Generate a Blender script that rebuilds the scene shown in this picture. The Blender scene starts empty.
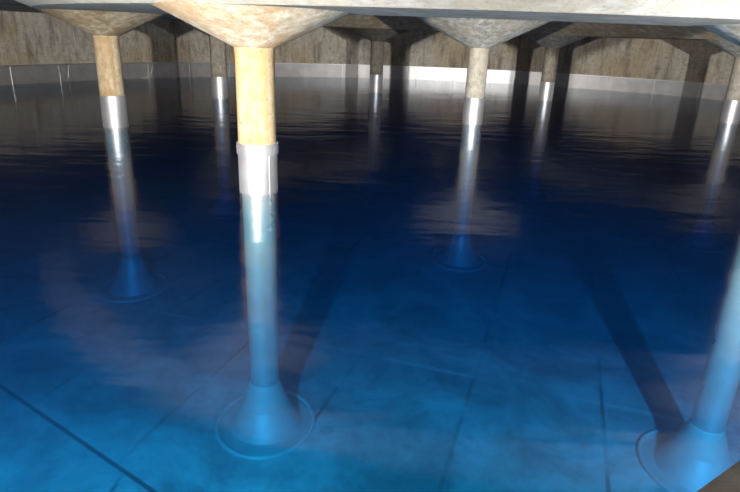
import bpy, bmesh, math, random
from math import sin, cos, pi, radians
from mathutils import Matrix, Vector

random.seed(7)
scene = bpy.context.scene
col = scene.collection

# ------------------------------------------------------------------ camera
F_PX, PITCH, ROLL, CAM_Z = 576.12, 0.34953, 0.03813, 1.6
cd = bpy.data.cameras.new('camera')
cam = bpy.data.objects.new('camera', cd)
col.objects.link(cam)
cd.sensor_width = 36.0
cd.lens = 36.0 * F_PX / 740.0
cd.clip_start = 0.02
cam.matrix_world = (Matrix.Translation((0, 0, CAM_Z)) @ Matrix.Rotation(pi/2 - PITCH, 4, 'X') @ Matrix.Rotation(ROLL, 4, 'Z'))
scene.camera = cam

# ------------------------------------------------------------------ world, lamps, exposure
w = bpy.data.worlds.new('world'); scene.world = w; w.use_nodes = True
w.node_tree.nodes['Background'].inputs[0].default_value = (0.55, 0.6, 0.65, 1)
w.node_tree.nodes['Background'].inputs[1].default_value = 0.02

def lamp(name, loc, watts, colour, size, azimuth, down, cone, blend):
    d = bpy.data.lights.new(name, 'SPOT'); d.energy = watts; d.color = colour; d.shadow_soft_size = size
    d.spot_size = radians(cone); d.spot_blend = blend
    o = bpy.data.objects.new(name, d); o.location = loc; col.objects.link(o)
    o.rotation_euler = (pi/2 - radians(down), 0, -radians(azimuth)); return o
lamp('work_lamp', (-1.75, -0.15, 1.58), 5000, (1.0, 0.95, 0.88), 0.05, -17, 15, 126, .9)      # portable lamp left of the hatch
lamp('work_lamp', (2.98, -0.05, 1.58), 5800, (1.0, 0.96, 0.91), 0.05, 27, 14, 130, .9)       # portable lamp right of the hatch
vs = scene.view_settings
vs.view_transform = 'Standard'; vs.look = 'None'; vs.gamma = 1; vs.use_curve_mapping = False
vs.exposure = 0.12

# ------------------------------------------------------------------ tank dimensions (metres, water level = 0)
CX, CY = 1.932, 11.780
W = 12.66            # wall radius
FLOOR = -3.0
LINER = 0.50         # top of the steel lining
RING_IN, RING_OUT, RING_Z = 5.72, 7.45, 1.80
CEIL_IN, CEIL_OUT = 2.13, 1.97
WALL_TOP = 1.87

# ------------------------------------------------------------------ helpers
def setp(o, **k):
    for a, b in k.items(): o[a] = b
    return o

def link_mesh(name, bm, mat=None, parent=None, smooth=True):
    me = bpy.data.meshes.new(name)
    bm.normal_update(); bm.to_mesh(me); bm.free()
    for p in me.polygons: p.use_smooth = smooth
    o = bpy.data.objects.new(name, me); col.objects.link(o)
    if mat: me.materials.append(mat)
    if parent: o.parent = parent
    return o

def lathe(profile, seg=64, centre=(0, 0), a0=0.0, a1=2*pi, sharp=True, uvr=None, bm=None, jitter=0.0):
    """Turn a list of (radius, z) about the vertical axis. Rows are doubled at corners so edges stay crisp."""
    bm = bm or bmesh.new()
    uv = bm.loops.layers.uv.verify()
    full = abs(a1 - a0 - 2*pi) < 1e-6
    n = seg
    for i in range(len(profile) - 1):
        (r0, z0), (r1, z1) = profile[i], profile[i+1]
        rows = []
        for r, z in ((r0, z0), (r1, z1)):
            rows.append([bm.verts.new((centre[0] + r*cos(a0 + (a1-a0)*k/n), centre[1] + r*sin(a0 + (a1-a0)*k/n), z))
                         for k in range(n if full else n+1)])
        L = math.hypot(r1-r0, z1-z0)
        rr = uvr or max(r0, r1)
        for k in range(n):
            k2 = (k+1) % n if full else k+1
            try: f = bm.faces.new((rows[0][k], rows[0][k2], rows[1][k2], rows[1][k]))
            except ValueError: continue
            ang = [(a1-a0)*k/n, (a1-a0)*(k+1)/n, (a1-a0)*(k+1)/n, (a1-a0)*k/n]
            vv = [0, 0, L, L]
            for l, a, v in zip(f.loops, ang, vv): l[uv].uv = (a*rr, v + i*3.7 if abs(z1-z0) < abs(r1-r0) else (z0 if v == 0 else z1))
    return bm

def box(bm, x0, x1, y0, y1, z0, z1, M=None):
    v = [bm.verts.new(p) for p in ((x0,y0,z0),(x1,y0,z0),(x1,y1,z0),(x0,y1,z0),(x0,y0,z1),(x1,y0,z1),(x1,y1,z1),(x0,y1,z1))]
    if M:
        for q in v: q.co = M @ q.co
    for f in ((0,3,2,1),(4,5,6,7),(0,1,5,4),(1,2,6,5),(2,3,7,6),(3,0,4,7)): bm.faces.new([v[i] for i in f])
    return bm

# ------------------------------------------------------------------ node helpers
class N:
    def __init__(s, name):
        s.m = bpy.data.materials.new(name); s.m.use_nodes = True; s.t = s.m.node_tree; s.t.nodes.clear()
        s.out = s.t.nodes.new('ShaderNodeOutputMaterial')
    def n(s, typ, **k):
        q = s.t.nodes.new(typ)
        for a, b in k.items():
            if a.startswith('_'): setattr(q, a[1:], b)
            else: s.put(q, a.replace('__', ' '), b)
        return q
    def put(s, q, key, b):
        i = q.inputs[int(key[1:])] if key[0] == 'i' and key[1:].isdigit() else q.inputs[key]
        if hasattr(b, 'is_output') or isinstance(b, bpy.types.NodeSocket): s.t.links.new(b, i)
        else: i.default_value = b
    def math(s, op, a, b=0.0, c=0.0): 
        q = s.n('ShaderNodeMath', _operation=op); s.put(q, 'i0', a); s.put(q, 'i1', b)
        if op in ('MULTIPLY_ADD',): s.put(q, 'i2', c)
        return q.outputs[0]
    def ramp(s, f, stops):
        q = s.n('ShaderNodeValToRGB'); s.put(q, 'Fac', f); e = q.color_ramp.elements
        while len(e) < len(stops): e.new(0.5)
        for el, (p, c) in zip(e, stops):
            el.position = p; el.color = (c if len(c) == 4 else (*c, 1)) if hasattr(c, '__len__') else (c, c, c, 1)
        return q.outputs[0]
    def mix(s, f, a, b, mode='MIX'):
        q = s.n('ShaderNodeMix', _data_type='RGBA', _blend_type=mode)
        s.put(q, 'i0', f)
        for i, v in ((6, a), (7, b)):
            if isinstance(v, tuple) and len(v) == 3: v = (*v, 1)
            s.put(q, f'i{i}', v)
        return q.outputs[2]
    def mapped(s, kind, scale):
        tc = s.n('ShaderNodeTexCoord'); mp = s.n('ShaderNodeMapping'); s.t.links.new(tc.outputs[kind], mp.inputs['Vector'])
        mp.inputs['Scale'].default_value = scale; return mp.outputs[0]
    def noise(s, vec, scale, detail=5, rough=0.6, dist=0.0):
        q = s.n('ShaderNodeTexNoise', Vector=vec, Scale=scale, Detail=detail, Roughness=rough, Distortion=dist); return q.outputs['Fac']
    def bsdf(s, **k):
        q = s.n('ShaderNodeBsdfPrincipled', **k); s.t.links.new(q.outputs[0], s.out.inputs['Surface']); return q
    def bump(s, h, strength, dist=0.02):
        q = s.n('ShaderNodeBump', Height=h, Strength=strength, Distance=dist); return q.outputs[0]

def concrete(name, light, dark, stain, stain_amt=0.5, kind='Object', streak=True, rough=0.85, sc=1.0):
    s = N(name)
    iso = s.mapped(kind, (sc, sc, sc))
    st = s.mapped(kind, (sc*5, sc*5 if kind == 'Object' else sc*.35, sc*.35))
    a = s.noise(iso, 5, 8, .7)
    b = s.noise(st, 1.6, 6, .65)
    c = s.noise(iso, 1.3, 4, .6, .6)
    base = s.mix(s.ramp(a, [(.38, 0.0), (.62, 1.0)]), dark, light)
    if streak:
        base = s.mix(s.math('MULTIPLY', s.ramp(b, [(.42, 0.0), (.66, 1.0)]), stain_amt), base, stain)
    base = s.mix(s.math('MULTIPLY', s.ramp(c, [(.46, 0.0), (.6, 1.0)]), stain_amt), base, stain)
    pit = s.noise(iso, 24, 4, .65)
    base = s.mix(s.ramp(pit, [(.26, .7), (.42, 0.0)]), base, tuple(x*.35 for x in dark))
    h = s.math('ADD', a, s.math('MULTIPLY', pit, .6))
    s.bsdf(Base__Color=base, Roughness=rough, Normal=s.bump(h, .5, .015))
    return s.m

def wall_mat():
    s = N('stained_wall_concrete')
    iso = s.mapped('UV', (1, 1, 1)); st = s.mapped('UV', (2.2, .5, 1)); st2 = s.mapped('UV', (6.5, .4, 1)); wide = s.mapped('UV', (.45, .35, 1))
    a = s.noise(iso, 6, 8, .75); b = s.noise(st, 1.5, 6, .7); c = s.noise(st2, 2.2, 4, .6); d = s.noise(wide, 1, 3, .6, .5)
    base = s.mix(s.ramp(a, [(.3, 0.0), (.7, 1.0)]), (.36, .33, .28), (.72, .68, .60))
    base = s.mix(s.math('MULTIPLY', s.ramp(d, [(.45, 0.0), (.62, 1.0)]), .7), base, (.46, .35, .20))
    base = s.mix(s.math('MULTIPLY', s.ramp(b, [(.48, 0.0), (.66, 1.0)]), .75), base, (.15, .125, .09))
    base = s.mix(s.math('MULTIPLY', s.ramp(c, [(.56, 0.0), (.72, 1.0)]), .55), base, (.74, .72, .66))
    pit = s.noise(iso, 11, 5, .7)
    base = s.mix(s.ramp(pit, [(.3, .7), (.44, 0.0)]), base, (.08, .065, .05))
    s.bsdf(Base__Color=base, Roughness=.85, Normal=s.bump(s.math('ADD', a, pit), .5, .02))
    return s.m

def steel(name, colour=(.62, .63, .65), rough=.3, kind='Object', metallic=1.0):
    s = N(name)
    iso = s.mapped(kind, (1, 1, 1)); br = s.mapped(kind, (3, 3, 40) if kind == 'Object' else (.6, 18, 1))
    a = s.noise(iso, 2.5, 4, .6); b = s.noise(br, 2, 3, .6)
    r = s.math('ADD', s.math('MULTIPLY', a, .22), rough - .11)
    c = s.mix(s.ramp(a, [(.35, 0.0), (.7, 1.0)]), tuple(x*.8 for x in colour), colour)
    s.bsdf(Base__Color=c, Roughness=r, Metallic=metallic, Normal=s.bump(b, .12, .004))
    return s.m

def floor_mat():
    s = N('steel_floor_sheets')
    tc = s.n('ShaderNodeTexCoord'); sep = s.n('ShaderNodeSeparateXYZ', Vector=tc.outputs['Object'])
    x, y = sep.outputs[0], sep.outputs[1]
    # sheet axes
    u = s.math('ADD', s.math('MULTIPLY', x, .952), s.math('MULTIPLY', y, -.306))
    v = s.math('ADD', s.math('MULTIPLY', x, .306), s.math('MULTIPLY', y, .952))
    def dist_to_lines(t, off, period):
        q = s.math('DIVIDE', s.math('SUBTRACT', t, off), period)
        fr = s.math('SUBTRACT', q, s.math('FLOOR', s.math('ADD', q, .5)))
        return s.math('MULTIPLY', s.math('ABSOLUTE', fr), period)
    lu = dist_to_lines(u, -.71, 1.75)
    lv = dist_to_lines(v, 7.37, 4.4)
    # an oblique seam where the sheets meet the border sheets near the hatch
    ob = s.math('SUBTRACT', s.math('ADD', s.math('MULTIPLY', x, .548), s.math('MULTIPLY', y, .837)), 2.82)
    left = s.math('LESS_THAN', x, -.9)
    inside = s.math('MAXIMUM', s.math('GREATER_THAN', ob, 0.0), s.math('SUBTRACT', 1.0, left))
    lr = s.math('ABSOLUTE', ob)
    la = dist_to_lines(x, -2.62, 2.4)
    def soft(d, wd): 
        return s.ramp(s.math('DIVIDE', d, wd*2), [(.3, 1.0), (.55, 0.0)])
    su = s.math('MULTIPLY', soft(lu, .03), inside)
    sv = s.math('MULTIPLY', soft(lv, .05), inside)
    sa = s.math('MULTIPLY', soft(la, .03), s.math('SUBTRACT', 1.0, inside))
    sr = s.math('MULTIPLY', soft(lr, .03), left)
    seam = s.math('MAXIMUM', s.math('MAXIMUM', su, sa), sr)
    iso = s.mapped('Object', (1, 1, 1))
    a = s.noise(iso, .9, 5, .65, .4); b = s.noise(iso, 4, 5, .7)
    base = s.mix(s.ramp(a, [(.35, 0.0), (.65, 1.0)]), (.40, .41, .41), (.85, .86, .86))
    base = s.mix(s.ramp(b, [(.52, 0.0), (.75, .5)]), base, (.22, .23, .23))
    patch = s.noise(s.mapped('Object', (.571, .571, .571)), 1.0, 0, .5)
    msk = s.noise(iso, .8, 2, .5)
    base = s.mix(s.math('MULTIPLY', sv, s.ramp(msk, [(.4, .1), (.6, .8)])), base, (.85, .86, .86))
    base = s.mix(s.math('MULTIPLY', sr, .75), base, (.05, .05, .05))
    base = s.mix(s.math('MULTIPLY', seam, s.ramp(msk, [(.45, .0), (.65, .6)])), base, (.06, .06, .06))
    s.bsdf(Base__Color=base, Roughness=.42, Metallic=.0, **{'Specular__IOR__Level': .8}, Normal=s.bump(s.math('ADD', a, s.math('MULTIPLY', seam, -.5)), .35, .03))
    return s.m

def water_mat():
    s = N('clear_blue_water')
    m1 = s.mapped('Object', (.8, 2.2, 1.0))
    a = s.noise(m1, 1.1, 2, .5, .3); b = s.noise(m1, 5.0, 2, .5)
    h = s.math('ADD', a, s.math('MULTIPLY', b, .13))
    nrm = s.bump(h, 1.0, .010)
    back = s.n('ShaderNodeNewGeometry').outputs['Backfacing']
    ior = s.math('MULTIPLY_ADD', back, 1/1.333 - 1.333, 1.333)     # the same reflectance from either side of the surface
    fr = s.n('ShaderNodeFresnel', IOR=ior, Normal=nrm)
    tr = s.n('ShaderNodeBsdfTransparent')
    gl = s.n('ShaderNodeBsdfGlossy', Roughness=.12, Normal=nrm)
    mx = s.n('ShaderNodeMixShader', Fac=fr.outputs[0]); s.put(mx, 'i1', tr.outputs[0]); s.put(mx, 'i2', gl.outputs[0])
    s.t.links.new(mx.outputs[0], s.out.inputs['Surface'])
    ab = s.n('ShaderNodeVolumeAbsorption', Density=WATER_DENSITY); ab.inputs['Color'].default_value = WATER_COLOUR
    sc = s.n('ShaderNodeVolumeScatter', Density=SCATTER_DENSITY); sc.inputs['Color'].default_value = SCATTER_COLOUR
    ad = s.n('ShaderNodeAddShader'); s.put(ad, 'i0', ab.outputs[0]); s.put(ad, 'i1', sc.outputs[0])
    s.t.links.new(ad.outputs[0], s.out.inputs['Volume'])
    return s.m
SCATTER_DENSITY = 0.018
SCATTER_COLOUR = (0.0, 0.30, 1.0, 1)
WATER_DENSITY = 0.70
WATER_COLOUR = (0.0, 0.68, 0.835, 1)

M_WALL = wall_mat()
M_LINER = steel('brushed_lining_steel', (.72, .71, .72), .44, 'UV', metallic=.75)
M_WELD = steel('bright_weld_steel', (.85, .85, .85), .5)
M_SLEEVE = steel('brushed_sleeve_steel', (.80, .80, .82), .46, metallic=.85)
M_CASING = steel('submerged_casing_steel', (.72, .82, .85), .30, metallic=.7)
M_FOOT = steel('submerged_foot_steel', (.74, .78, .79), .5, metallic=.3)
M_RIM = steel('dull_pale_rim_steel', (.8, .82, .82), .5, metallic=.1)
M_FLOOR = floor_mat()
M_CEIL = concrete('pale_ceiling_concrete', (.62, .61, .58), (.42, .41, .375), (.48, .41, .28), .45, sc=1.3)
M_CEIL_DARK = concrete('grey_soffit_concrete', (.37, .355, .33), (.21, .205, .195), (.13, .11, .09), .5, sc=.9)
M_WARM = concrete('rust_tinted_cream_concrete', (.50, .43, .30), (.38, .29, .16), (.46, .25, .08), .65)
M_WARM_CAP = concrete('cream_capital_concrete', (.80, .74, .62), (.50, .42, .30), (.42, .25, .10), .6, sc=1.5)
M_WARM_OLD = concrete('streaked_buff_concrete', (.62, .54, .40), (.42, .33, .2), (.34, .2, .08), .8)
M_BROWN_CAP = concrete('brown_stained_capital_concrete', (.66, .58, .42), (.40, .32, .2), (.24, .15, .07), .7, sc=1.5)
M_BUFF = concrete('buff_column_concrete', (.54, .52, .46), (.30, .29, .25), (.36, .29, .18), .4)
M_BUFF_CAP = concrete('stained_capital_concrete', (.70, .71, .68), (.27, .275, .26), (.38, .31, .18), .4, sc=1.5)
M_DIM = concrete('dim_lit_column_concrete', (.44, .42, .37), (.20, .19, .17), (.20, .15, .08), .6)  # weaker light on the far columns put into a darker, greyer colour
M_DIM_CAP = concrete('dim_lit_capital_concrete', (.32, .32, .29), (.17, .17, .155), (.18, .13, .07), .6, sc=1.5)  # far capitals, their dimmer light likewise painted into the tone
M_SOFFIT = concrete('grey_ring_soffit_concrete', (.66, .60, .53), (.38, .35, .31), (.34, .28, .2), .5, sc=.9)
M_INNER = concrete('brown_ring_face_concrete', (.78, .69, .54), (.44, .37, .27), (.44, .31, .15), .6, sc=1.2)
M_LEDGE = concrete('grey_ledge_concrete', (.62, .58, .53), (.5, .47, .43), (.45, .38, .3), .3)
M_WATER = water_mat()

# ------------------------------------------------------------------ setting: wall, lining, floor, ceiling
SEG = 192
wall = link_mesh('wall_round', lathe([(W, FLOOR-.1), (W, WALL_TOP+.3)], SEG, (CX, CY)), M_WALL); setp(wall, kind='structure')
lining = link_mesh('trim_1', lathe([(W-.012, FLOOR), (W-.03, LINER-.035), (W-.055, LINER-.03), (W-.055, LINER), (W+.01, LINER+.004)], SEG, (CX, CY), uvr=W), M_LINER)
setp(lining, kind='structure', label='steel sheet lining around the foot of the tank wall')
for k in range(53):
    a = radians(43.7 + 6.82*k)
    r = W - .034
    bm = bmesh.new()
    Mx = Matrix.Translation((CX + r*cos(a), CY + r*sin(a), 0)) @ Matrix.Rotation(a, 4, 'Z')
    box(bm, -.006, .022, -.022, .022, FLOOR, LINER-.035, Mx)
    bmesh.ops.bevel(bm, geom=bm.edges[:], offset=.005, segments=1, affect='EDGES')
    o = link_mesh('weld_seam', bm, M_WELD, lining, False)

floor = link_mesh('floor', lathe([(W, FLOOR), (.001, FLOOR)], SEG, (CX, CY)), M_FLOOR); setp(floor, kind='structure')

prof_out = [(W+.02, WALL_TOP), (7.90, CEIL_OUT)]
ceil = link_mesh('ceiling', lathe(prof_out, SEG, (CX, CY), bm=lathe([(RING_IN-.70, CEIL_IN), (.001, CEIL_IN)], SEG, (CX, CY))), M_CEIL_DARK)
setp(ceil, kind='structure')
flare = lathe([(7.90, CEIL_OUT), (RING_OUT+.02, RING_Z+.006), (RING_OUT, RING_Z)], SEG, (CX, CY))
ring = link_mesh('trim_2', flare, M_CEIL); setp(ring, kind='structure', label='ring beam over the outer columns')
soff = link_mesh('soffit', lathe([(RING_OUT, RING_Z), (RING_IN, RING_Z)], SEG, (CX, CY)), M_SOFFIT, ring)
inner = link_mesh('inner_face', lathe([(RING_IN, RING_Z), (RING_IN-.70, CEIL_IN)], SEG, (CX, CY)), M_INNER, ring)

link_mesh('top_lip', lathe([(W-.056, LINER-.03), (W-.062, LINER-.028), (W-.062, LINER+.006), (W+.01, LINER+.008)], SEG, (CX, CY)), M_WELD, lining)
def wall_strip(name, pts, wd, r, mat, parent):
    bm = bmesh.new()
    for (a0, z0), (a1, z1) in zip(pts, pts[1:]):
        q = []
        for a, z in ((a0, z0), (a1, z1)):
            a = radians(a); P = Vector((CX + r*cos(a), CY + r*sin(a), z)); q.append(P)
        d = (q[1]-q[0]); L = d.length; am = radians((a0+a1)/2)
        n = Vector((-cos(am), -sin(am), 0)); u = d.normalized(); v = n.cross(u)
        Mx = Matrix(((u.x, v.x, n.x, q[0].x), (u.y, v.y, n.y, q[0].y), (u.z, v.z, n.z, q[0].z), (0, 0, 0, 1)))
        box(bm, -.01, L+.01, -wd/2, wd/2, -.01, .008, Mx)
    return link_mesh(name, bm, mat, parent, False)
M_LIME = concrete('white_lime_deposit', (.8, .79, .74), (.6, .58, .54), (.5, .45, .35), .2)
M_RUSTY = concrete('orange_rust_deposit', (.85, .62, .36), (.6, .36, .16), (.4, .2, .08), .3)
wall_strip('lime_drip', [(150.03, 1.42), (149.98, 1.17), (150.0, 1.02), (149.9, .94)], .03, W-.002, M_LIME, wall)
wall_strip('rust_spot', [(147.3, .31), (147.2, .24), (147.05, .19)], .10, W-.035, M_RUSTY, lining)
wall_strip('weld_splash', [(138.4, .42), (138.9, .12), (139.6, .02), (140.9, -.02)], .03, W-.035, M_LIME, lining)
wall_strip('weld_splash', [(153.2, .46), (152.7, .22), (152.2, .05)], .03, W-.035, M_WELD, lining)
wall_strip('weld_splash', [(151.3, .46), (151.5, .3), (151.6, .1)], .03, W-.035, M_WELD, lining)

# ------------------------------------------------------------------ water
bmw = lathe([(.001, 0.0), (W+.05, 0.0)], SEG, (CX, CY))
lathe([(W+.05, 0.0), (W+.05, FLOOR-.06), (.001, FLOOR-.06)], SEG, (CX, CY), bm=bmw)
bmesh.ops.remove_doubles(bmw, verts=bmw.verts[:], dist=.004)
bmesh.ops.recalc_face_normals(bmw, faces=bmw.faces[:])
water = link_mesh('water', bmw, M_WATER, smooth=False)
setp(water, kind='stuff', label='clear deep blue water filling the round tank', category='water')

# ------------------------------------------------------------------ columns
NECK = 1.462
def column(x, y, label, m_shaft, m_cap, cap_r, cap_z, sleeve_top=.52, group='round concrete columns standing in the tank', collar=False, face=0.0, r=.195):
    root = bpy.data.objects.new('mushroom_column', None); col.objects.link(root)
    root.location = (x, y, FLOOR)
    setp(root, label=label, category='column', group=group, kind='thing')
    o = -FLOOR
    st = sleeve_top
    link_mesh('shaft', lathe([(r-.004, st-.12+o), (r, st+o), (r, NECK-.09+o), (r+.008, NECK+o)], 64), m_shaft, root)
    # flared capital with slightly uneven faces
    bm = bmesh.new(); uv = bm.loops.layers.uv.verify(); rows = []
    n, steps = 72, 10
    rnd = random.Random(int(x*100))
    ph = rnd.random()*6
    for i in range(steps+1):
        t = i/steps
        rr = r+.004 + (cap_r - r)*t; zz = NECK-.012 + (cap_z+.02 - NECK)*t + o
        row = []
        for k in range(n):
            a = 2*pi*k/n
            wob = .008*sin(3*a+ph)*sin(pi*t) + .005*sin(11*a+ph*2)*sin(pi*t)
            row.append(bm.verts.new(((rr+wob)*cos(a), (rr+wob)*sin(a), zz)))
        rows.append(row)
    for i in range(steps):
        for k in range(n): bm.faces.new((rows[i][k], rows[i][(k+1) % n], rows[i+1][(k+1) % n], rows[i+1][k]))
    link_mesh('capital', bm, m_cap, root)
    # steel sleeve from the foot to above the water
    rs = r + .008
    bm = lathe([(rs-.02, -.012+o), (rs, -.012+o), (rs, st+o-.004), (rs-.004, st+o), (r-.01, st+o+.001)], 64)
    sl = link_mesh('sleeve', bm, M_SLEEVE, root)
    link_mesh('submerged_casing', lathe([(rs-.038, -2.40+o), (rs-.036, -2.36+o), (rs-.024, -.008+o)], 64), M_CASING, root)
    # overlapping vertical seam of the sleeve sheet
    bm = bmesh.new()
    box(bm, rs-.004, rs+.004, -.006, .006, -.012+o, st+o-.01, Matrix.Rotation(face+.62, 4, 'Z'))
    link_mesh('sheet_seam', bm, M_WELD, sl, False)
    if collar:
        rc = rs + .012
        link_mesh('clamp_band', lathe([(rs, st-.115+o), (rc, st-.113+o), (rc, st+.004+o), (r-.01, st+.006+o)], 64), M_SLEEVE, sl)
        for k in range(10):
            a = face + .3 + k*2*pi/10
            bm = bmesh.new(); bmesh.ops.create_cone(bm, cap_ends=True, segments=10, radius1=.008, radius2=.005, depth=.008,
                matrix=Matrix.Translation((rc*cos(a), rc*sin(a), st-.05+o)) @ Matrix.Rotation(a, 4, 'Z') @ Matrix.Rotation(pi/2, 4, 'Y'))
            link_mesh('rivet', bm, M_WELD, sl, False)
    # conical steel foot and its rolled rim ring on the floor
    ft = link_mesh('foot', lathe([(rs-.036, -2.37+o), (rs-.024, -2.38+o), (.28, -2.68+o), (.44, -2.975+o), (.55, -2.985+o), (.58, -2.985+o), (.585, -3.0+o)], 72), M_FOOT, root)
    bm = bmesh.new(); nn = 72; rows = []
    for k in range(nn):
        a = 2*pi*k/nn
        rows.append([bm.verts.new(((.585+.025*cos(b))*cos(a), (.665+.03*cos(b))*sin(a), .03+.025*sin(b))) for b in [2*pi*j/10 for j in range(10)]])
    for k in range(nn):
        for j in range(10): bm.faces.new((rows[k][j], rows[(k+1) % nn][j], rows[(k+1) % nn][(j+1) % 10], rows[k][(j+1) % 10]))
    link_mesh('rim_ring', bm, M_RIM, ft)
    return root

RC = .94
f0 = math.atan2(-6.0, 1.2)
column(-1.215, 6.002, 'nearest cream rust-tinted column with a riveted band on its steel sleeve', M_WARM, M_WARM_CAP, RC, RING_Z, .515, collar=True, face=f0)
column(-4.390, 9.839, 'cream brown-streaked column farthest left, in front of the dull grey wall lining', M_WARM_OLD, M_BROWN_CAP, RC, RING_Z)
column(1.980, 11.891, 'buff column with a mottled cone capital rising alone at the middle of the tank', M_BUFF, M_BUFF_CAP, 1.62, CEIL_IN)
column(-0.008, 18.102, 'thin dark grey column far back with a narrow bright glint on its sleeve', M_DIM, M_DIM_CAP, RC, RING_Z)
column(-3.911, 14.878, 'grey column far back, just left of the nearest cream column', M_DIM, M_DIM_CAP, RC, RING_Z)
column(5.030, 17.622, 'grey column far back, just right of the middle column', M_DIM, M_BUFF_CAP, RC, RING_Z)
column(8.254, 13.720, 'slanting buff column with bright steel sleeve at the right edge before the wall', M_BUFF, M_BUFF_CAP, RC, RING_Z)
column(3.873, 5.457, 'column cut off by the right edge, only its submerged steel sleeve and foot showing', M_BUFF, M_BUFF_CAP, RC, RING_Z, .45)

# ------------------------------------------------------------------ access ledge at the lower right corner
bm = bmesh.new()
d = Vector((.0716, .0487, 0)).normalized(); nrm = Vector((d.y, -d.x, 0))
p = Vector((.522, .698, 0))
Mx = Matrix(((d.x, nrm.x, 0, p.x), (d.y, nrm.y, 0, p.y), (0, 0, 1, 0), (0, 0, 0, 1)))
box(bm, -1.2, .35, 0, .5, .85, 1.0, Mx)
bmesh.ops.bevel(bm, geom=bm.edges[:], offset=.012, segments=2, affect='EDGES')
led = link_mesh('ledge', bm, M_LEDGE, smooth=False)
setp(led, label='grey concrete ledge end poking in at the lower right corner', category='ledge')
